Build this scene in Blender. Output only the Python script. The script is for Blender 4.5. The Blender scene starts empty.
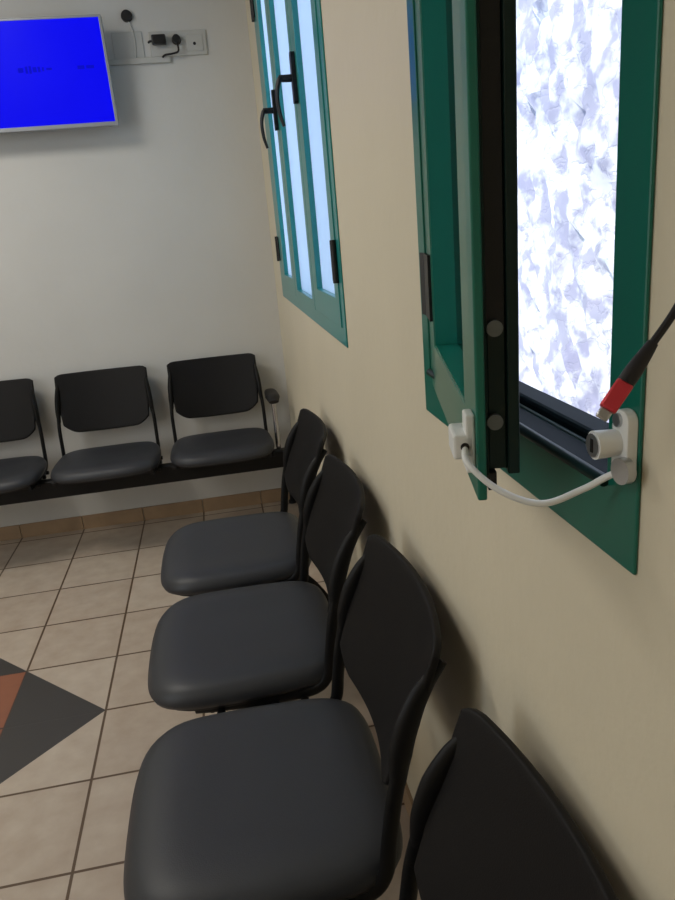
import bpy, bmesh, math, random
from mathutils import Vector, Matrix
random.seed(7)
D = 2.373           # back wall distance along +y; right wall is x = 0, floor is z = 0
T = 0.33            # floor tile
AX = -0.8769        # one grout line (x); rows at y = j*T
CEIL = 2.9
LEFT = -3.6; FRONT = -3.2
C = bpy.context.scene.collection

# ------------------------------------------------------------------ materials
def lin(c):
    return tuple((v/255/12.92) if v/255 <= .04045 else ((v/255+.055)/1.055)**2.4 for v in c)+(1.,)
def mat(name, col, rough=.5, metal=0., bump=0., bscale=60., var=0., vscale=4., spec=.5, emis=None, es=0., trans=0., ior=1.45, coat=0.):
    m = bpy.data.materials.new(name); m.use_nodes = True
    nt = m.node_tree; b = nt.nodes['Principled BSDF']
    c = lin(col)
    b.inputs['Base Color'].default_value = c
    b.inputs['Roughness'].default_value = rough
    b.inputs['Metallic'].default_value = metal
    b.inputs['Specular IOR Level'].default_value = spec
    b.inputs['Transmission Weight'].default_value = trans
    b.inputs['IOR'].default_value = ior
    b.inputs['Coat Weight'].default_value = coat
    if emis:
        b.inputs['Emission Color'].default_value = lin(emis); b.inputs['Emission Strength'].default_value = es
    tc = nt.nodes.new('ShaderNodeTexCoord')
    if var > 0:
        n = nt.nodes.new('ShaderNodeTexNoise'); n.inputs['Scale'].default_value = vscale; n.inputs['Detail'].default_value = 5
        nt.links.new(tc.outputs['Object'], n.inputs['Vector'])
        r = nt.nodes.new('ShaderNodeValToRGB')
        r.color_ramp.elements[0].position = .3; r.color_ramp.elements[1].position = .7
        r.color_ramp.elements[0].color = tuple(x*(1-var) for x in c[:3])+(1,)
        r.color_ramp.elements[1].color = tuple(min(1, x*(1+var)) for x in c[:3])+(1,)
        nt.links.new(n.outputs['Fac'], r.inputs['Fac']); nt.links.new(r.outputs['Color'], b.inputs['Base Color'])
    if bump > 0:
        n = nt.nodes.new('ShaderNodeTexNoise'); n.inputs['Scale'].default_value = bscale; n.inputs['Detail'].default_value = 4
        nt.links.new(tc.outputs['Object'], n.inputs['Vector'])
        bp = nt.nodes.new('ShaderNodeBump'); bp.inputs['Strength'].default_value = bump; bp.inputs['Distance'].default_value = .004
        nt.links.new(n.outputs['Fac'], bp.inputs['Height']); nt.links.new(bp.outputs['Normal'], b.inputs['Normal'])
    return m
M = {}
M['wall'] = mat('wall_cream_paint', (216, 207, 184), .5, bump=.25, bscale=35, var=.03, vscale=2, spec=.4)
M['wall_back'] = mat('wall_back_paint', (207, 206, 202), .6, bump=.2, bscale=35, var=.03, vscale=2, spec=.4)
M['ceiling'] = mat('ceiling_paint', (225, 223, 215), .8)
M['skirt'] = mat('skirting_tile', (158, 132, 104), .45, var=.12, vscale=9)
M['vinyl'] = mat('seat_vinyl', (49, 51, 56), .45, bump=.12, bscale=400, spec=.5)
M['shell'] = mat('back_plastic', (13, 11, 12), .6, bump=.15, bscale=500, spec=.3)
M['steel'] = mat('black_steel', (12, 12, 14), .5, spec=.35)
M['pan'] = mat('black_pan', (24, 24, 26), .6)
M['chrome'] = mat('chrome', (200, 200, 205), .15, metal=1.)
M['teal'] = mat('teal_lacquer', (18, 104, 88), .3, var=.05, vscale=3, spec=.5, coat=.15)
M['teal_bright'] = mat('teal_bright_lacquer', (28, 134, 132), .3, var=.05, vscale=3, spec=.5, coat=.3)
M['sill'] = mat('dark_sill_track', (5, 20, 26), .6, spec=.15)
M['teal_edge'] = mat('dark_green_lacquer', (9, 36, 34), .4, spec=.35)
M['channel'] = mat('black_gasket_channel', (12, 15, 22), .5)
M['black'] = mat('black_plastic', (20, 20, 22), .45)
M['white'] = mat('white_plastic', (226, 228, 226), .4)
M['plate'] = mat('white_wall_plate', (192, 192, 188), .45)
M['silver'] = mat('brushed_silver', (190, 192, 196), .3, metal=.9)
M['tvframe'] = mat('tv_frame_silver', (160, 164, 170), .4, metal=.4)
M['grey'] = mat('dull_grey_metal', (110, 116, 118), .5, metal=.6)
M['red'] = mat('red_anodised', (206, 62, 72), .35, metal=.35)
M['cord'] = mat('black_cord', (22, 20, 24), .5)
M['outplaster'] = mat('outside_plaster', (225, 222, 215), .8, bump=.3)

def glass_mat():
    m = bpy.data.materials.new('window_glass'); m.use_nodes = True; nt = m.node_tree
    for n in list(nt.nodes): nt.nodes.remove(n)
    o = nt.nodes.new('ShaderNodeOutputMaterial'); mix = nt.nodes.new('ShaderNodeMixShader')
    t = nt.nodes.new('ShaderNodeBsdfTransparent'); t.inputs['Color'].default_value = (.86, .95, .97, 1)
    g = nt.nodes.new('ShaderNodeBsdfGlossy'); g.inputs['Roughness'].default_value = .03
    f = nt.nodes.new('ShaderNodeFresnel'); f.inputs['IOR'].default_value = 1.35
    nt.links.new(f.outputs[0], mix.inputs[0]); nt.links.new(t.outputs[0], mix.inputs[1]); nt.links.new(g.outputs[0], mix.inputs[2])
    nt.links.new(mix.outputs[0], o.inputs[0]); return m
M['glass'] = glass_mat()
def frosted_mat():
    m = bpy.data.materials.new('frosted_glass'); m.use_nodes = True; nt = m.node_tree
    for n in list(nt.nodes): nt.nodes.remove(n)
    o = nt.nodes.new('ShaderNodeOutputMaterial'); mix = nt.nodes.new('ShaderNodeMixShader'); mix.inputs[0].default_value = .06
    t = nt.nodes.new('ShaderNodeBsdfTranslucent'); t.inputs['Color'].default_value = (.78, .90, 1., 1)
    g = nt.nodes.new('ShaderNodeBsdfGlossy'); g.inputs['Roughness'].default_value = .3
    nt.links.new(t.outputs[0], mix.inputs[1]); nt.links.new(g.outputs[0], mix.inputs[2])
    nt.links.new(mix.outputs[0], o.inputs[0]); return m
M['frosted'] = frosted_mat()

def N(nt, op, a, b=None, c=None):
    n = nt.nodes.new('ShaderNodeMath'); n.operation = op
    for i, v in enumerate((a, b, c)):
        if v is None: continue
        if isinstance(v, (int, float)): n.inputs[i].default_value = v
        else: nt.links.new(v, n.inputs[i])
    return n.outputs[0]
def mixc(nt, f, a, b):
    n = nt.nodes.new('ShaderNodeMix'); n.data_type = 'RGBA'
    nt.links.new(f, n.inputs[0])
    for i, v in ((6, a), (7, b)):
        if isinstance(v, tuple): n.inputs[i].default_value = v
        else: nt.links.new(v, n.inputs[i])
    return n.outputs[2]
def floor_mat():
    m = bpy.data.materials.new('floor_tiles'); m.use_nodes = True; nt = m.node_tree; b = nt.nodes['Principled BSDF']
    tc = nt.nodes.new('ShaderNodeTexCoord'); sp = nt.nodes.new('ShaderNodeSeparateXYZ'); nt.links.new(tc.outputs['Object'], sp.inputs[0])
    tx = N(nt, 'DIVIDE', N(nt, 'SUBTRACT', sp.outputs[0], AX), T); ty = N(nt, 'DIVIDE', sp.outputs[1], T)
    def edge(t):
        f = N(nt, 'FRACT', t); return N(nt, 'MINIMUM', f, N(nt, 'SUBTRACT', 1., f))
    d = N(nt, 'MINIMUM', edge(tx), edge(ty))
    grout = N(nt, 'LESS_THAN', d, .0125)
    cmb = nt.nodes.new('ShaderNodeCombineXYZ'); nt.links.new(N(nt, 'FLOOR', tx), cmb.inputs[0]); nt.links.new(N(nt, 'FLOOR', ty), cmb.inputs[1])
    wn = nt.nodes.new('ShaderNodeTexWhiteNoise'); nt.links.new(cmb.outputs[0], wn.inputs['Vector'])
    no = nt.nodes.new('ShaderNodeTexNoise'); no.inputs['Scale'].default_value = 13; no.inputs['Detail'].default_value = 6
    nt.links.new(tc.outputs['Object'], no.inputs['Vector'])
    f = N(nt, 'ADD', N(nt, 'MULTIPLY', wn.outputs['Value'], .22), N(nt, 'MULTIPLY_ADD', no.outputs['Fac'], .9, -.1))
    beige = mixc(nt, f, lin((166, 146, 128)), lin((208, 196, 180)))
    ax_ = N(nt, 'ABSOLUTE', N(nt, 'ADD', tx, 2.)); ay_ = N(nt, 'ABSOLUTE', N(nt, 'SUBTRACT', ty, 2.))
    dia = N(nt, 'LESS_THAN', N(nt, 'ADD', ax_, ay_), 2.0)
    sq = N(nt, 'LESS_THAN', N(nt, 'MAXIMUM', ax_, ay_), 1.0)
    col = mixc(nt, grout, beige, lin((92, 72, 52)))
    col = mixc(nt, dia, col, lin((62, 59, 58)))
    rust = mixc(nt, no.outputs['Fac'], lin((132, 80, 58)), lin((156, 100, 74)))
    rust = mixc(nt, grout, rust, lin((80, 55, 45)))
    col = mixc(nt, sq, col, rust)
    nt.links.new(col, b.inputs['Base Color'])
    b.inputs['Roughness'].default_value = .38
    inv = N(nt, 'SUBTRACT', 1., grout)
    bp = nt.nodes.new('ShaderNodeBump'); bp.inputs['Strength'].default_value = .5; bp.inputs['Distance'].default_value = .002
    nt.links.new(inv, bp.inputs['Height']); nt.links.new(bp.outputs['Normal'], b.inputs['Normal'])
    return m
M['floor'] = floor_mat()
def stone_mat():
    m = bpy.data.materials.new('pale_stone_wall'); m.use_nodes = True; nt = m.node_tree; b = nt.nodes['Principled BSDF']
    tc = nt.nodes.new('ShaderNodeTexCoord')
    mp = nt.nodes.new('ShaderNodeMapping'); mp.inputs['Scale'].default_value = (1, 1, 1.3); nt.links.new(tc.outputs['Object'], mp.inputs[0])
    n0 = nt.nodes.new('ShaderNodeTexNoise'); n0.inputs['Scale'].default_value = 5; n0.inputs['Detail'].default_value = 4
    nt.links.new(mp.outputs[0], n0.inputs['Vector'])
    va = nt.nodes.new('ShaderNodeVectorMath'); va.operation = 'MULTIPLY_ADD'; va.inputs[1].default_value = (.45, .45, .45)
    nt.links.new(n0.outputs['Color'], va.inputs[0]); nt.links.new(mp.outputs[0], va.inputs[2])
    v = nt.nodes.new('ShaderNodeTexVoronoi'); v.inputs['Scale'].default_value = 4.5; v.feature = 'F1'
    nt.links.new(va.outputs[0], v.inputs['Vector'])
    v2 = nt.nodes.new('ShaderNodeTexVoronoi'); v2.inputs['Scale'].default_value = 4.5; v2.feature = 'DISTANCE_TO_EDGE'
    nt.links.new(va.outputs[0], v2.inputs['Vector'])
    e = nt.nodes.new('ShaderNodeMapRange'); e.inputs[1].default_value = 0; e.inputs[2].default_value = .05
    nt.links.new(v2.outputs['Distance'], e.inputs[0])
    n = nt.nodes.new('ShaderNodeTexNoise'); n.inputs['Scale'].default_value = 7; n.inputs['Detail'].default_value = 5
    nt.links.new(tc.outputs['Object'], n.inputs['Vector'])
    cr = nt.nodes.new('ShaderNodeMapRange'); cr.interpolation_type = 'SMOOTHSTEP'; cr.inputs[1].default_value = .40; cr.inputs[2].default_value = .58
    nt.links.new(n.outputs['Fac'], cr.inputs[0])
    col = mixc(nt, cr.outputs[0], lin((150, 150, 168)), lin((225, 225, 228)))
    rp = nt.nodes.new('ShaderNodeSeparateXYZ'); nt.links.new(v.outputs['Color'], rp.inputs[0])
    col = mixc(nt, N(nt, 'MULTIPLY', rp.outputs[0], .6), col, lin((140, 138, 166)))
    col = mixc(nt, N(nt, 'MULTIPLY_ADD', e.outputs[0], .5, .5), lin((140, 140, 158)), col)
    nt.links.new(col, b.inputs['Base Color']); b.inputs['Roughness'].default_value = .9
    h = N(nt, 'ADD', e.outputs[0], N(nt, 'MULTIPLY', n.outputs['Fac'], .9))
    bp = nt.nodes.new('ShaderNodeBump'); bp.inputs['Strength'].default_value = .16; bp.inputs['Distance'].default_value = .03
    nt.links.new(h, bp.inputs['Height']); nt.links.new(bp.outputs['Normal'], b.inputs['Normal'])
    return m
M['stone'] = stone_mat()
def screen_mat():
    m = bpy.data.materials.new('blue_screen'); m.use_nodes = True; nt = m.node_tree; b = nt.nodes['Principled BSDF']
    tc = nt.nodes.new('ShaderNodeTexCoord'); sp = nt.nodes.new('ShaderNodeSeparateXYZ'); nt.links.new(tc.outputs['Object'], sp.inputs[0])
    n = nt.nodes.new('ShaderNodeTexNoise'); n.inputs['Scale'].default_value = 3.; nt.links.new(tc.outputs['Object'], n.inputs['Vector'])
    col = mixc(nt, n.outputs['Fac'], lin((2, 2, 230)), lin((4, 6, 246)))
    b.inputs['Base Color'].default_value = (.002, .002, .02, 1); b.inputs['Roughness'].default_value = .22; b.inputs['Specular IOR Level'].default_value = .12
    nt.links.new(col, b.inputs['Emission Color']); b.inputs['Emission Strength'].default_value = 1.0
    return m
M['screen'] = screen_mat()
M['screentext'] = mat('screen_dim_text', (2, 2, 20), .5, emis=(3, 10, 196), es=1.0, spec=.05)

# ------------------------------------------------------------------ helpers
def obj(name, bm, m, parent=None, smooth=False, bevel=0., kind=None, angle=35):
    bmesh.ops.recalc_face_normals(bm, faces=bm.faces)
    me = bpy.data.meshes.new(name); bm.to_mesh(me); bm.free()
    o = bpy.data.objects.new(name, me); C.objects.link(o)
    me.materials.append(m if not isinstance(m, str) else M[m])
    if smooth:
        for p in me.polygons: p.use_smooth = True
        try: me.set_sharp_from_angle(angle=math.radians(angle))
        except Exception: pass
    if bevel > 0:
        bv = o.modifiers.new('Bevel', 'BEVEL'); bv.width = bevel; bv.segments = 2; bv.limit_method = 'ANGLE'; bv.angle_limit = math.radians(50)
    if parent: o.parent = parent
    if kind: o['kind'] = kind
    return o
def empty(name, loc=(0, 0, 0), rz=0., label=None, cat=None, group=None, kind=None, parent=None):
    o = bpy.data.objects.new(name, None); C.objects.link(o); o.location = loc; o.rotation_euler = (0, 0, rz); o.empty_display_size = .1
    if label: o['label'] = label
    if cat: o['category'] = cat
    if group: o['group'] = group
    if kind: o['kind'] = kind
    if parent: o.parent = parent
    return o
def box(bm, x0, x1, y0, y1, z0, z1):
    vs = [bm.verts.new((x, y, z)) for x in (x0, x1) for y in (y0, y1) for z in (z0, z1)]
    for f in ((0, 1, 3, 2), (4, 6, 7, 5), (0, 4, 5, 1), (2, 3, 7, 6), (0, 2, 6, 4), (1, 5, 7, 3)):
        bm.faces.new([vs[i] for i in f])
def smooth_path(pts, n=6):
    P = [Vector(p) for p in pts]
    if len(P) < 3: return P
    out = []
    Q = [P[0]*2-P[1]]+P+[P[-1]*2-P[-2]]
    for i in range(1, len(Q)-2):
        a, b, c, d = Q[i-1], Q[i], Q[i+1], Q[i+2]
        for k in range(n):
            t = k/n
            out.append(.5*((2*b)+(-a+c)*t+(2*a-5*b+4*c-d)*t*t+(-a+3*b-3*c+d)*t**3))
    out.append(P[-1]); return out
def tube(bm, pts, r, r2=None, n=12, sm=6, side=None, radii=None):
    """swept tube; r along 'side' vector, r2 across it"""
    P = smooth_path(pts, sm) if sm > 1 else [Vector(p) for p in pts]
    r2 = r if r2 is None else r2
    rings = []
    up = Vector(side).normalized() if side else None
    prev = None
    for i, p in enumerate(P):
        t = (P[min(i+1, len(P)-1)]-P[max(i-1, 0)]).normalized()
        if up is not None: a = (up-t*up.dot(t)).normalized()
        else:
            if prev is None:
                ref = Vector((0, 0, 1)) if abs(t.z) < .9 else Vector((1, 0, 0)); a = (ref-t*ref.dot(t)).normalized()
            else: a = (prev-t*prev.dot(t)).normalized()
        prev = a; b = t.cross(a)
        k = 1.
        if radii:
            f = i/(len(P)-1)*(len(radii)-1); j = min(int(f), len(radii)-2); k = radii[j]+(radii[j+1]-radii[j])*(f-j)
        rings.append([bm.verts.new(p+a*(r*k*math.cos(2*math.pi*q/n))+b*(r2*k*math.sin(2*math.pi*q/n))) for q in range(n)])
    for i in range(len(rings)-1):
        for q in range(n):
            bm.faces.new((rings[i][q], rings[i][(q+1) % n], rings[i+1][(q+1) % n], rings[i+1][q]))
    bm.faces.new(rings[0]); bm.faces.new(rings[-1][::-1])
def cyl(bm, p0, p1, r, r1=None, n=24):
    tube(bm, [p0, p1], r, n=n, sm=1, radii=[1., (r1/r if r1 is not None else 1.)])
def prism(bm, poly, axis, a0, a1):
    """poly: 2-D points in the plane normal to axis; extruded a0..a1"""
    def mk(p, a):
        q = list(p); q.insert(axis, a); return bm.verts.new(q)
    A = [mk(p, a0) for p in poly]; B = [mk(p, a1) for p in poly]; n = len(poly)
    for i in range(n): bm.faces.new((A[i], A[(i+1) % n], B[(i+1) % n], B[i]))
    bm.faces.new(A[::-1]); bm.faces.new(B)
def rrect(x0, x1, y0, y1, r, n=6):
    out = []
    for cx, cy, a in ((x1-r, y1-r, 0), (x0+r, y1-r, 90), (x0+r, y0+r, 180), (x1-r, y0+r, 270)):
        for k in range(n+1):
            t = math.radians(a+90*k/n); out.append((cx+r*math.cos(t), cy+r*math.sin(t)))
    return out
def one(name, mt, fn, parent=None, **k):
    bm = bmesh.new(); fn(bm); return obj(name, bm, mt, parent, **k)

# ------------------------------------------------------------------ room shell
one('floor', 'floor', lambda b: box(b, LEFT-.1, .0, FRONT-.1, D, -.05, 0), kind='structure')
W1 = (.352, 1.975, 1.205, 2.60)     # holes: y0,y1,z0,z1
W2 = (-.985, -.412, 1.215, 2.60)
WT = .12
def right_wall(bm):
    ys = [FRONT-.1, W2[0], W2[1], W1[0], W1[1], D+.12]
    for a, b_ in ((0, 1), (2, 3), (4, 5)): box(bm, 0, WT, ys[a], ys[b_], -.05, CEIL+.05)
    for w in (W1, W2):
        box(bm, 0, WT, w[0], w[1], -.05, w[2]); box(bm, 0, WT, w[0], w[1], w[3], CEIL+.05)
one('wall_right', 'wall', right_wall, kind='structure')
one('wall_back', 'wall_back', lambda b: box(b, LEFT-.1, 0, D, D+.12, -.05, CEIL+.05), kind='structure')
one('wall_left', 'wall', lambda b: box(b, LEFT-.1, LEFT, FRONT-.1, D, 0, CEIL+.05), kind='structure')
one('wall_front', 'wall', lambda b: box(b, LEFT, 0, FRONT-.1, FRONT, 0, CEIL+.05), kind='structure')
one('ceiling', 'ceiling', lambda b: box(b, LEFT, 0, FRONT, D, CEIL, CEIL+.05), kind='structure')
def skirt_back(bm):
    x = AX+3*T-.003
    i = 2
    edges = [0.0]+[AX+k*T for k in range(2, -10, -1) if AX+k*T < -.02]+[LEFT]
    for a, b_ in zip(edges[:-1], edges[1:]): box(bm, max(b_, LEFT)+.0015, a-.0015, D-.009, D, 0, .078)
one('baseboard_back', 'skirt', skirt_back, kind='structure', bevel=.001)
def skirt_right(bm):
    y = D-.01
    k = int(D/T)
    edges = [D-.0095]+[j*T for j in range(k, -11, -1)]
    for a, b_ in zip(edges[:-1], edges[1:]): box(bm, -.009, 0, b_+.0015, a-.0015, 0, .078)
one('baseboard_right', 'skirt', skirt_right, kind='structure', bevel=.001)

# ------------------------------------------------------------------ outside the windows
def stone(bm):
    ny, nz = 90, 70
    g = [[bm.verts.new((1.75+random.uniform(-.035, .035), -2.6+7.2*i/ny, -.4+6.6*j/nz)) for j in range(nz+1)] for i in range(ny+1)]
    for i in range(ny):
        for j in range(nz): bm.faces.new((g[i][j], g[i+1][j], g[i+1][j+1], g[i][j+1]))
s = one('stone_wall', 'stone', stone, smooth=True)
s['label'] = 'sunlit rough white stone wall seen outside through the open window'; s['category'] = 'stone wall'
g = one('ground', 'outplaster', lambda b: box(b, WT, 14, -8, 22, -.12, -.06), kind='structure')

# ------------------------------------------------------------------ chairs
HS = .238
def shell_mesh():
    bm = bmesh.new(); nu, nv = 28, 22
    rows = []
    for j in range(nv+1):
        v = j/nv; row = []
        for i in range(nu+1):
            u = -1+2*i/nu
            zt = .882-.004*(1-u*u)-.012*max(0, (abs(u)-.86)/.14)**2
            zb = .582+.016*abs(u)**2.2+.036*max(0, (abs(u)-.68)/.32)**2
            z = zb+(zt-zb)*v
            h = .210+.021*min(1, max(0, (z-.60)/.18))
            s_ = u*h
            base = .063+(.885-z)*.36
            w = base-.043*(1-u*u)*(1.0-.1*v)
            row.append(bm.verts.new((w, s_, z)))
        rows.append(row)
    for j in range(nv):
        for i in range(nu): bm.faces.new((rows[j][i], rows[j][i+1], rows[j+1][i+1], rows[j+1][i]))
    return bm
SW1 = .610
def seat_outline(inset, n=96):
    # superellipse-like outline in (w, s)
    w0, w1, hs = .120+inset, SW1-inset, .260-inset
    pts = []
    cw, hw = (w0+w1)/2, (w1-w0)/2
    for k in range(n):
        t = 2*math.pi*k/n; c, s_ = math.cos(t), math.sin(t)
        e = 4.8 if c > 0 else 5.0
        rr = (abs(c)**e+abs(s_)**e)**(-1/e)
        x, y = rr*c, rr*s_
        taper = 1-.05*max(0, -x)-.05*max(0, x)**3
        pts.append((cw+hw*x+.010*(1-y*y)*(1 if x > 0 else 0), hs*y*taper))
    return pts
def seat_mesh():
    bm = bmesh.new()
    st = [(.02, 0.4460), (.004, 0.4520), (0, 0.4640), (.001, 0.4760), (.006, 0.4870), (.016, 0.4960), (.032, 0.5010), (.06, 0.5030), (.10, 0.5010), (.15, 0.4980), (.175, 0.4970), (.195, 0.4970)]
    rings = []
    for ins, z in st:
        ring = []
        for (w, s_) in seat_outline(ins):
            fall = max(0, (w-SW1+.11)/.12)
            zz = z-(.022 if SW1 > .6 else .010)*fall*fall*(1 if z > .464 else .5)
            zz -= .006*max(0, (abs(s_)-.17)/.09)**2 if z > .474 else 0
            ring.append(bm.verts.new((w, s_, zz)))
        rings.append(ring)
    n = len(rings[0])
    for a, b_ in zip(rings[:-1], rings[1:]):
        for k in range(n): bm.faces.new((a[k], a[(k+1) % n], b_[(k+1) % n], b_[k]))
    bm.faces.new(rings[0][::-1]); bm.faces.new(rings[-1])
    return bm
def frame_mesh():
    """tube hoops at both sides with the ear sockets, and the bracket to the beam"""
    bm = bmesh.new()
    for sg in (-1, 1):
        y = sg*HS
        pts = [(.50, y*.93, .434), (.43, y*.97, .434), (.30, y, .434), (.210, y, .440), (.176, y, .475), (.165, y, .54), (.154, y, .61), (.140, y*.985, .67)]
        tube(bm, pts, .009, .014, side=(0, 1, 0), n=12)
        # ear: tapering pod that clasps the shell edge and tips towards the wall
        ear = [(.143, y*.985, .650), (.134, y*.970, .705), (.117, y*.955, .760), (.090, y*.935, .810), (.054, y*.92, .850)]
        tube(bm, ear, .012, .018, side=(0, 1, 0), n=12, radii=[.75, 1.1, 1.1, .85, .4])
        for w in (.24, .31, .44): tube(bm, [(w, y, .424), (w, y*1.075, .424)], .010, sm=1)
    # cross rods below the seat
    for w in (.26, .46): tube(bm, [(w, -HS*.98, .430), (w, HS*.98, .430)], .009, sm=1)
    # hanger down to beam
    for s_ in (-.11, .11): box(bm, .29, .41, s_-.02, s_+.02, .40, .436)
    return bm
def pan_mesh():
    bm = bmesh.new()
    rings = []
    for ins, z in ((.03, .434), (.016, .438), (.012, .446), (.014, .4475)):
        rings.append([bm.verts.new((w, s_, z)) for w, s_ in seat_outline(ins, 64)])
    for a, b_ in zip(rings[:-1], rings[1:]):
        for k in range(64): bm.faces.new((a[k], a[(k+1) % 64], b_[(k+1) % 64], b_[k]))
    bm.faces.new(rings[0][::-1]); bm.faces.new(rings[-1])
    return bm
def make_chair(parent):
    ch = obj('chair', frame_mesh(), 'steel', parent, smooth=True)
    obj('seat_pan', pan_mesh(), 'pan', ch, smooth=True)
    obj('seat', seat_mesh(), 'vinyl', ch, smooth=True, angle=60)
    sh = obj('backrest', shell_mesh(), 'shell', ch, smooth=True, angle=70)
    so = sh.modifiers.new('Solid', 'SOLIDIFY'); so.thickness = .014; so.offset = 0
    bv = sh.modifiers.new('Bevel', 'BEVEL'); bv.width = .004; bv.segments = 2
    return ch
def copy_chair(src, parent, loc):
    c = src.copy(); C.objects.link(c); c.parent = parent; c.location = loc
    for k in list(src.children):
        d = k.copy(); C.objects.link(d); d.parent = c
    return c
def beam_bench(name, loc, rz, seats, s0, s1, legs, label, arm=None, front=.61):
    global SW1
    SW1 = front
    t = empty(name, loc, rz, label, 'bench', 'linked waiting room seats on beams')
    first = None
    for s_ in seats:
        if first is None: first = make_chair(t); first.location = (0, s_, 0)
        else: copy_chair(first, t, (0, s_, 0))
    b = bmesh.new(); prism(b, rrect(.325, .385, .330, .420, .008, 3), 1, s0, s1)
    obj('beam', b, 'steel', t, smooth=True)
    for (ls) in legs:
        b = bmesh.new()
        tube(b, [(.345, ls, .352), (.25, ls, .345), (.15, ls, .305), (.075, ls, .20), (.05, ls, .10), (.045, ls, .012)], .016, .022, side=(0, 1, 0), n=12)
        tube(b, [(.345, ls, .352), (.42, ls, .345), (.50, ls, .29), (.56, ls, .17), (.58, ls, .012)], .016, .022, side=(0, 1, 0), n=12)
        lg = obj('leg', b, 'steel', t, smooth=True)
        for w in (.045, .58):
            b = bmesh.new(); cyl(b, (w, ls, 0), (w, ls, .014), .024); obj('foot', b, 'black', lg, smooth=True)
    if arm is not None:
        b = bmesh.new(); tube(b, [(.33, arm, .36), (.33, arm, .50), (.33, arm, .665)], .013, n=16)
        tube(b, [(.33, arm, .65), (.30, arm, .672), (.22, arm, .680)], .008, n=12)
        a = obj('armrest', b, 'chrome', t, smooth=True)
        b = bmesh.new(); tube(b, [(.36, arm, .672), (.30, arm, .685), (.20, arm, .688), (.12, arm, .682)], .034, .013, side=(0, 1, 0), n=14, radii=[.75, 1.1, 1., .8])
        obj('arm_pad', b, 'black', a, smooth=True)
    return t
P_ = .566
# the row under the windows: local +x points away from the wall, so turn it half a circle
row = beam_bench('beam_bench', (-.006, 0, 0), math.pi, [-.765, -.195, .383, .971], -1.07, 1.22, [-.80, .92],
    'row of linked dark grey padded seats along the right wall under the windows')
bench = beam_bench('beam_bench', (0, D-.008, 0), -math.pi/2, [-.388-.567*k for k in range(4)], -2.42, -.015, [-.040, -2.09],
    'linked dark seats along the back wall below the blue screen with one armrest', arm=-.104, front=.545)

# ------------------------------------------------------------------ windows
def ring(bm, a0, a1, z0, z1, w, d0, d1, wb=None):
    """rectangular ring of bars in the (a, z) plane; a is y (or sash local x), d depth axis. stored as (d, a, z)"""
    frame_ring(bm, a0, a1, z0, z1, w, w, wb or w, w, d0, d1, lambda a, d, z: (d, a, z))
def frame_ring(bm, a0, a1, z0, z1, wl, wr, wb, wt, d0, d1, f):
    """one closed picture-frame solid with its own bar widths"""
    O = [(a0, z0), (a1, z0), (a1, z1), (a0, z1)]; I = [(a0+wl, z0+wb), (a1-wr, z0+wb), (a1-wr, z1-wt), (a0+wl, z1-wt)]
    v = [[bm.verts.new(f(a, d, z)) for a, z in L] for d in (d0, d1) for L in (O, I)]
    o0, i0, o1, i1 = v
    for k in range(4):
        n = (k+1) % 4
        bm.faces.new((o0[k], o0[n], i0[n], i0[k])); bm.faces.new((o1[k], i1[k], i1[n], o1[n]))
        bm.faces.new((o0[k], o1[k], o1[n], o0[n])); bm.faces.new((i0[k], i0[n], i1[n], i1[k]))
WTOP = 2.62
# window 2 (near): outer frame with its single leaf standing ajar
w2 = empty('window_1', (0, 0, 0), kind='structure')
b = bmesh.new()
fy0, fy1, fz0 = -1.010, -.379, 1.192
frame_ring(b, fy0, fy1, fz0, WTOP, .050, .032, .072, .05, -.004, 0, lambda a, d, z: (d, a, z))
fr = obj('window_frame', b, 'teal', w2, bevel=.002)
def inner(bm):
    y0, y1, z0, z1 = W2[0], W2[1], W2[2], W2[3]
    ring(bm, y0, y1, z0, z1, .020, .0, .040, .050)
    ring(bm, y0+.0, y1-.0, z0, z1, .030, .0405, .075, .062)
b = bmesh.new(); inner(b); obj('inner_frame', b, 'sill', w2, bevel=.004)
# rounded bottom lip
b = bmesh.new(); tube(b, [(-.008, fy0+.046, fz0+.075), (-.008, fy1-.046, fz0+.075)], .006, sm=1, n=14)
tube(b, [(.036, fy0+.05, fz0+.070), (.036, fy1-.05, fz0+.070)], .005, sm=1, n=14)
obj('sill_lip', b, 'teal_edge', w2, smooth=True)
TH = math.radians(12.3)
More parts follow.
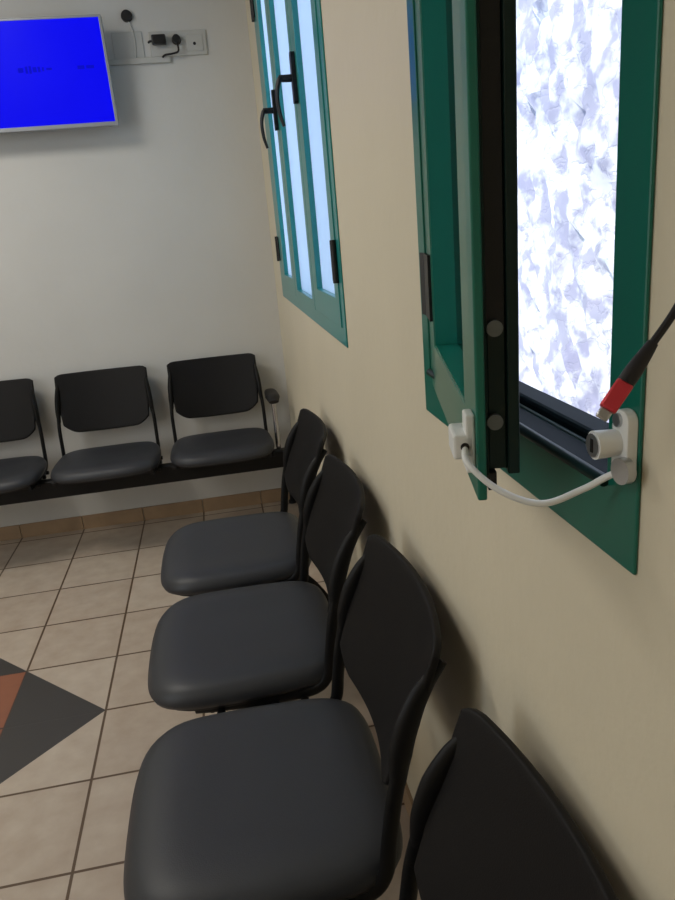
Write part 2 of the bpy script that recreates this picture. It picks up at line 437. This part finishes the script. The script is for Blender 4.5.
# local +y must point to (-sin, -cos): rotation by 180-TH about z ; local -x then faces ... the room after mirroring
LF = .525
def leafpt(l, d, z):   # l along the leaf, d>0 towards outside
    return Vector((-math.sin(TH)*l+math.cos(TH)*d, -.405-math.cos(TH)*l-math.sin(TH)*d, z))
def open_leaf():
    def bx(bm, l0, l1, d0, d1, z0, z1):
        vs = [bm.verts.new(leafpt(l, d, z)) for l in (l0, l1) for d in (d0, d1) for z in (z0, z1)]
        for f in ((0, 1, 3, 2), (4, 6, 7, 5), (0, 4, 5, 1), (2, 3, 7, 6), (0, 2, 6, 4), (1, 5, 7, 3)): bm.faces.new([vs[i] for i in f])
    def rg(bm, l0, l1, z0, z1, w, d0, d1, wb, wl=None):
        frame_ring(bm, l0, l1, z0, z1, wl or w, w, wb, w, d0, d1, leafpt)
    z0, z1 = 1.245, 2.585
    b = bmesh.new(); rg(b, 0, LF, z0, z1, .085, 0, .009, .075, .090)
    o = obj('sash', b, 'teal', w2, bevel=.002)
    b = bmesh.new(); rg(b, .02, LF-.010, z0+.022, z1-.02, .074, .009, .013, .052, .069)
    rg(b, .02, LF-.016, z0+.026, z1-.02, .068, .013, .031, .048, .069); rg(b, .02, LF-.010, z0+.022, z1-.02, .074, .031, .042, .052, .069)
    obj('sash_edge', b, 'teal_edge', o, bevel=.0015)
    b = bmesh.new(); rg(b, .0895, LF-.0845, z0+.0745, z1-.0845, .003, .002, .034, .003); obj('glazing_rebate', b, 'teal', o)
    b = bmesh.new(); bx(b, LF-.0158, LF-.0145, .0135, .0295, z0+.160, z1-.03); obj('lock_strip', b, 'channel', o)
    for zz, dd in ((1.408, .020), (1.320, .019)):
        b = bmesh.new(); cyl(b, leafpt(LF-.0150, dd, zz), leafpt(LF-.0080, dd, zz), .0075, n=20); obj('lock_cam', b, 'grey', o, smooth=True)
    b = bmesh.new(); bx(b, LF-.03, LF-.012, .012, .020, z0+.006, z0+.024); obj('corner_cap', b, 'black', o)
    b = bmesh.new(); bx(b, .088, LF-.083, .034, .038, z0+.074, z1-.084); obj('pane', b, 'glass', o)
    for hz in (1.405, 2.4):
        b = bmesh.new(); box(b, -.0070, -.0035, -.415, -.394, hz-.048, hz+.048)
        bx(b, .008, .085, -.0045, .0005, hz-.048, hz+.048)
        obj('hinge', b, 'black', o, smooth=True)
    return o
open_leaf()

# window 1 (far): three lights, outer ones hinged, both with black handles
w1 = empty('window_2', (0, 0, 0), kind='structure')
b = bmesh.new()
gy0, gy1, gz0 = .344, 1.985, 1.188
ring(b, gy0, gy1, gz0, WTOP, .045, -.004, 0, .070)
G1, G2 = .870, 1.400
obj('window_frame', b, 'teal_bright', w1, bevel=.002)
b = bmesh.new(); ring(b, W1[0]+.002, W1[1]-.002, W1[2]+.002, W1[3]-.002, .030, .016, .07, .040)
for y in (G1, G2): box(b, .016, .07, y-.022, y+.022, W1[2]+.042, W1[3]-.032)
obj('inner_frame', b, 'teal_bright', w1, bevel=.003)
def light(y0, y1, z0, wn, wf, wb, hinge_y=None, handle_y=None, hz=1.925):
    z1 = 2.585; wt = .07
    b = bmesh.new()
    frame_ring(b, y0, y1, z0, z1, wn, wf, wb, wt, -.007, .0155, lambda a, d, z: (d, a, z))
    o = obj('sash', b, 'teal_bright', w1, bevel=.002)
    b = bmesh.new(); box(b, .0105, .0135, y0+wn-.003, y1-wf+.003, z0+wb-.003, z1-wt+.003); obj('pane', b, 'frosted', o)
    if hinge_y is not None:
        for q in (1.41, 2.40):
            b = bmesh.new(); sgn = 1 if hinge_y > (y0+y1)/2 else -1
            cyl(b, (-.010, hinge_y, q-.055), (-.010, hinge_y, q+.055), .009, n=16)
            ya, yb = sorted((hinge_y, hinge_y-sgn*.05)); box(b, -.0115, -.0065, ya, yb, q-.052, q+.052)
            obj('hinge', b, 'black', o, smooth=True)
    if handle_y is not None:
        yy = handle_y
        b = bmesh.new()
        prism(b, rrect(yy-.017, yy+.017, hz-.070, hz+.070, .012, 4), 0, -.020, -.006)
        cyl(b, (-.018, yy, hz), (-.058, yy, hz), .011, .010, n=16)
        tube(b, [(-.046, yy, hz+.004), (-.058, yy, hz-.004), (-.068, yy, hz-.04), (-.066, yy, hz-.09), (-.056, yy, hz-.13)], .011, .007, side=(0, 1, 0), n=12, radii=[1.1, 1.1, .9, .9, .7])
        obj('handle', b, 'black', o, smooth=True)
    return o
light(gy0+.046, G1-.002, 1.236, .060, .085, .075, gy0+.046, G1-.045)
light(G1+.002, G2-.002, 1.236, .050, .060, .030)
light(G2+.002, gy1-.046, 1.236, .080, .165, .065, gy1-.046, G2+.030)

# ------------------------------------------------------------------ cable window lock
lock = empty('window_cable_lock', (-.012, -.99, 1.31), label='white cable restrictor linking the open green window sash to its frame', cat='window lock')
def lobj(name, b, m, **k):
    o = obj(name, b, m, lock, **k); o.matrix_parent_inverse = Matrix.Translation(lock.location).inverted(); return o
by, bz = -.982, 1.312
b = bmesh.new()
prism(b, rrect(by-.026, by-.002, 1.276, 1.342, .0105, 6), 0, -.014, -.004)
bk = lobj('frame_bracket', b, 'white', smooth=True, bevel=.001)
def sub(name, b, m, par, **k):
    o = obj(name, b, m, par, **k); return o
b = bmesh.new(); cyl(b, (-.010, by-.009, bz), (-.034, by-.008, bz), .0115, .0125, n=28)
sub('key_barrel', b, 'white', bk, smooth=True)
b = bmesh.new(); cyl(b, (-.0335, by-.008, bz), (-.0355, by-.008, bz), .0105, n=24); sub('keyhole_face', b, 'silver', bk, smooth=True)
b = bmesh.new(); box(b, -.0362, -.0352, by-.010, by-.006, bz-.006, bz+.006); sub('keyhole', b, 'black', bk)
b = bmesh.new(); cyl(b, (-.0135, by-.012, 1.333), (-.0165, by-.012, 1.333), .006, n=20); sub('screw', b, 'silver', bk, smooth=True)
b = bmesh.new(); cyl(b, (-.012, by-.025, 1.292), (-.020, by-.026, 1.292), .0115, n=28); cp = lobj('cable_plug', b, 'silver', smooth=True)
# body on the sash
lc, lz = .486, 1.295
def bl(bm, l0, l1, d0, d1, z0, z1):
    vs = [bm.verts.new(leafpt(l, d, z)) for l in (l0, l1) for d in (d0, d1) for z in (z0, z1)]
    for f in ((0, 1, 3, 2), (4, 6, 7, 5), (0, 4, 5, 1), (2, 3, 7, 6), (0, 2, 6, 4), (1, 5, 7, 3)): bm.faces.new([vs[i] for i in f])
b = bmesh.new(); bl(b, lc-.014, lc+.031, -.021, .000, lz-.010, lz+.015); lb = lobj('sash_block', b, 'white', bevel=.003)
b = bmesh.new(); bl(b, lc+.006, lc+.031, -.009, .000, lz-.024, lz+.034); sub('mounting_plate', b, 'white', lb, bevel=.002)
b = bmesh.new(); cyl(b, leafpt(lc+.030, -.010, lz+.003), leafpt(lc+.0322, -.010, lz+.003), .0042, n=16); sub('cable_hole', b, 'black', lb)
A = leafpt(lc+.029, -.010, lz+.002); B = Vector((-.017, by-.017, 1.288))
b = bmesh.new()
cps = [A, A+Vector((-.004, -.02, -.010)), A.lerp(B, .28)+Vector((-.012, -.018, -.028)), A.lerp(B, .55)+Vector((-.008, -.012, -.036)), A.lerp(B, .8)+Vector((0, .002, -.022)), B+Vector((-.006, .010, -.008)), B]
tube(b, cps, .0031, n=12, sm=8); lobj('cable', b, 'white', smooth=True)

# ------------------------------------------------------------------ USB cable hanging near the camera
R_ = Vector((.9853, -.1428+.0, 0))
tip0, tip1 = Vector((-.0725, -1.069, 1.361)), Vector((-.0625, -1.067, 1.3735))
ax = Vector((.0238, .004, .0272)).normalized()
P0 = Vector((-.0730, -1.069, 1.3605))
usb = empty('usb_cable', P0, label='black charging cable with a red metal plug dangling in front of the window frame', cat='cable')
pi_ = Matrix.Translation(P0).inverted()
view = (P0-Vector((-.336, -1.5326, 1.5126))).normalized()
wd = ax.cross(view).normalized()
def ub(name, m, l0, l1, r, r2, radii=None, n=20):
    b = bmesh.new(); tube(b, [P0+ax*l0, P0+ax*(l0+(l1-l0)*.5), P0+ax*l1], r, r2, side=wd, n=n, sm=4, radii=radii)
    o = obj(name, b, m, usb, smooth=True); o.matrix_parent_inverse = pi_; return o
def bar(name, m, l0, l1, w, t, parent=None, bev=.001):
    nrm = ax.cross(wd).normalized(); b = bmesh.new()
    vs = [bm_ for bm_ in (b.verts.new(P0+ax*l+wd*a*w+nrm*c*t) for l in (l0, l1) for a in (-1, 1) for c in (-1, 1))]
    for f in ((0, 1, 3, 2), (4, 6, 7, 5), (0, 4, 5, 1), (2, 3, 7, 6), (0, 2, 6, 4), (1, 5, 7, 3)): b.faces.new([vs[i] for i in f])
    o = obj(name, b, m, usb, smooth=True, bevel=bev); o.matrix_parent_inverse = pi_; return o
bar('connector_tip', 'silver', 0, .0085, .0047, .0021, bev=.0014)
bar('plug_body', 'red', .0080, .0315, .0064, .0048, bev=.0018)
ub('strain_relief', 'cord', .0310, .066, .0064, .0054, radii=[1., 1., .92, .78, .62])
E_ = P0+ax*.064
b = bmesh.new(); tube(b, [E_, E_+ax*.03, E_+ax*.06+Vector((0, 0, .008)), Vector((-.006, -1.06, 1.47)), Vector((-.004, -1.10, 1.56)), Vector((-.004, -1.12, 1.8)), Vector((-.004, -1.12, 2.3)), Vector((-.004, -1.12, CEIL-.001))], .0030, n=10, sm=10)
o = obj('cord', b, 'cord', usb, smooth=True); o.matrix_parent_inverse = pi_

# ------------------------------------------------------------------ television
tv = empty('television', (-1.06, 2.255, 2.02), label='flat wall television with a plain blue screen and thin silver frame', cat='television')
tv.rotation_euler = (math.radians(2.0), 0, 0)   # leans slightly forward at its top
W_, H_ = .400, .452
b = bmesh.new()
box(b, -W_, W_, -.012, .030, 0, H_)
obj('casing', b, 'tvframe', tv, bevel=.004)
b = bmesh.new()
box(b, -W_, -W_+.012, -.016, -.012, 0, H_); box(b, W_-.012, W_, -.016, -.012, 0, H_)
box(b, -W_+.012, W_-.012, -.016, -.012, 0, .017); box(b, -W_+.012, W_-.012, -.016, -.012, H_-.010, H_)
obj('bezel', b, 'tvframe', tv, bevel=.001)
b = bmesh.new(); box(b, -W_+.012, W_-.012, -.0135, -.0122, .017, H_-.010); scr = obj('screen', b, 'screen', tv)
def mark(bm, x0, x1, z0, z1): box(bm, x0, x1, -.0142, -.0136, z0, z1)
for x, w, h in ((.005, .022, .018), (.036, .010, .028), (.052, .010, .030), (.068, .016, .020), (.090, .010, .022), (.108, .008, .016), (.126, .024, .008), (.262, .030, .014), (.300, .034, .012)):
    b = bmesh.new(); mark(b, x, x+w, .247-h/2, .247+h/2); obj('screen_character', b, 'screentext', scr)
b = bmesh.new(); box(b, -.12, .12, .030, .046, .10, .36); obj('back_cover', b, 'tvframe', tv, bevel=.004)
b = bmesh.new(); box(b, -.10, .10, .046, .1195, .01, .32); obj('wall_bracket', b, 'steel', tv, bevel=.002)

# ------------------------------------------------------------------ sockets and wiring by the television
sk = empty('socket_panel', (-.34, D, 2.37), label='white wall plate with sockets to the right of the television', cat='socket')
def so(name, b, m, **k):
    o = obj(name, b, m, sk, **k); o.matrix_parent_inverse = Matrix.Translation(sk.location).inverted(); return o
b = bmesh.new(); box(b, -.470, -.205, D-.010, D, 2.318, 2.425); so('wall_plate', b, 'plate', bevel=.003)
b = bmesh.new(); box(b, -.300, -.222, D-.014, D-.010, 2.335, 2.405); so('socket_insert', b, 'plate', bevel=.004)
b = bmesh.new(); cyl(b, (-.262, D-.013, 2.366), (-.262, D-.016, 2.366), .007, n=16); so('socket_hole', b, 'black', smooth=True)
tr = one('cable_trunking', 'plate', lambda bm: box(bm, -.72, -.385, D-.018, D, 2.292, 2.317), bevel=.002)
tr['label'] = 'white plastic cable trunking running from behind the television under the sockets'; tr['category'] = 'trunking'
tr2 = one('cover_plate', 'plate', lambda bm: box(bm, -.64, -.50, D-.006, D, 2.3175, 2.43), bevel=.002)
tr2['label'] = 'blank pale cover plate beside the right edge of the television'; tr2['category'] = 'plate'
ad = empty('power_adapter', (-.425, D-.011, 2.385), label='black rectangular adapter plugged into the wall plate, left of the round plug', cat='adapter')
b = bmesh.new(); box(b, -.033, .033, -.040, 0, -.020, .020); a = obj('adapter_body', b, 'black', ad, bevel=.006)
b = bmesh.new(); tube(b, [(-.033, -.02, -.004), (-.045, -.02, -.006), (-.050, -.018, -.012)], .005, n=10); obj('cable_end', b, 'black', ad, smooth=True)
pl = empty('power_plug', (-.344, D-.011, 2.385), label='black round plug with a cord dropping into the trunking', cat='plug')
b = bmesh.new(); cyl(b, (0, 0, 0), (0, -.032, 0), .022, .018, n=24); obj('plug_body', b, 'black', pl, smooth=True)
b = bmesh.new(); tube(b, [(0, -.026, -.012), (.004, -.030, -.035), (0, -.028, -.055), (-.03, -.024, -.062), (-.06, -.018, -.064), (-.075, -.012, -.072)], .0045, n=10)
obj('cord', b, 'cord', pl, smooth=True)
sn = empty('wall_sensor', (-.556, D, 2.495), label='small black round sensor on the wall with a thin white wire below', cat='sensor')
b = bmesh.new(); cyl(b, (0, 0, 0), (0, -.022, 0), .027, .023, n=28); obj('sensor_disc', b, 'black', sn, smooth=True, bevel=.003)
b = bmesh.new(); tube(b, [(.004, -.006, -.022), (.018, -.008, -.07), (.020, -.008, -.12), (.012, -.008, -.178)], .0045, n=8); obj('wire', b, 'plate', sn, smooth=True)

# ------------------------------------------------------------------ light
def area(name, loc, rot, sx, sy, e, col):
    l = bpy.data.lights.new(name, 'AREA'); l.shape = 'RECTANGLE'; l.size = sx; l.size_y = sy; l.energy = e; l.color = col
    o = bpy.data.objects.new(name, l); C.objects.link(o); o.location = loc; o.rotation_euler = rot; return o
area('ceiling_light', (-1.9, .9, CEIL-.03), (0, 0, 0), 1.2, .6, 28, (1., .95, .86))
area('ceiling_light', (-2.2, -1.8, CEIL-.03), (0, 0, 0), 1.2, .6, 12, (1., .95, .86))
dl = area('daylight_from_left', (LEFT+.25, -.9, 1.8), (0, 0, 0), 1.4, 1.8, 27, (.82, .90, 1.))
dl.rotation_euler = Vector((.62, .78, -.02)).to_track_quat('-Z', 'Y').to_euler()
sun = bpy.data.lights.new('sun', 'SUN'); sun.energy = 7; sun.angle = math.radians(1.); sun.color = (1., .97, .93)
so_ = bpy.data.objects.new('sun', sun); C.objects.link(so_)
so_.rotation_euler = Vector((.45, .20, -.85)).to_track_quat('-Z', 'Y').to_euler()
w = bpy.data.worlds.new('World'); bpy.context.scene.world = w; w.use_nodes = True
bg = w.node_tree.nodes['Background']; bg.inputs[0].default_value = (.62, .80, 1., 1); bg.inputs[1].default_value = 2.2

# ------------------------------------------------------------------ camera
F = 720.9
cam = bpy.data.cameras.new('camera'); co = bpy.data.objects.new('camera', cam); C.objects.link(co)
cam.sensor_fit = 'VERTICAL'; cam.sensor_height = 24.; cam.lens = F/900*24.; cam.clip_start = .02
a, bb, c = -.14933018, -.30742123, -.08824977
f = Vector((-math.sin(a)*math.cos(bb), math.cos(a)*math.cos(bb), math.sin(bb)))
r = Vector((math.cos(a), math.sin(a), 0)); u = r.cross(f)
r2 = math.cos(c)*r+math.sin(c)*u; u2 = -math.sin(c)*r+math.cos(c)*u
m = Matrix((r2, u2, -f)).transposed().to_4x4(); m.translation = Vector((-.33601239, -1.53260329, 1.51257662))
co.matrix_world = m
sc = bpy.context.scene; sc.camera = co
sc.view_settings.view_transform = 'Standard'; sc.view_settings.look = 'None'; sc.view_settings.exposure = 0.; sc.view_settings.gamma = 1.
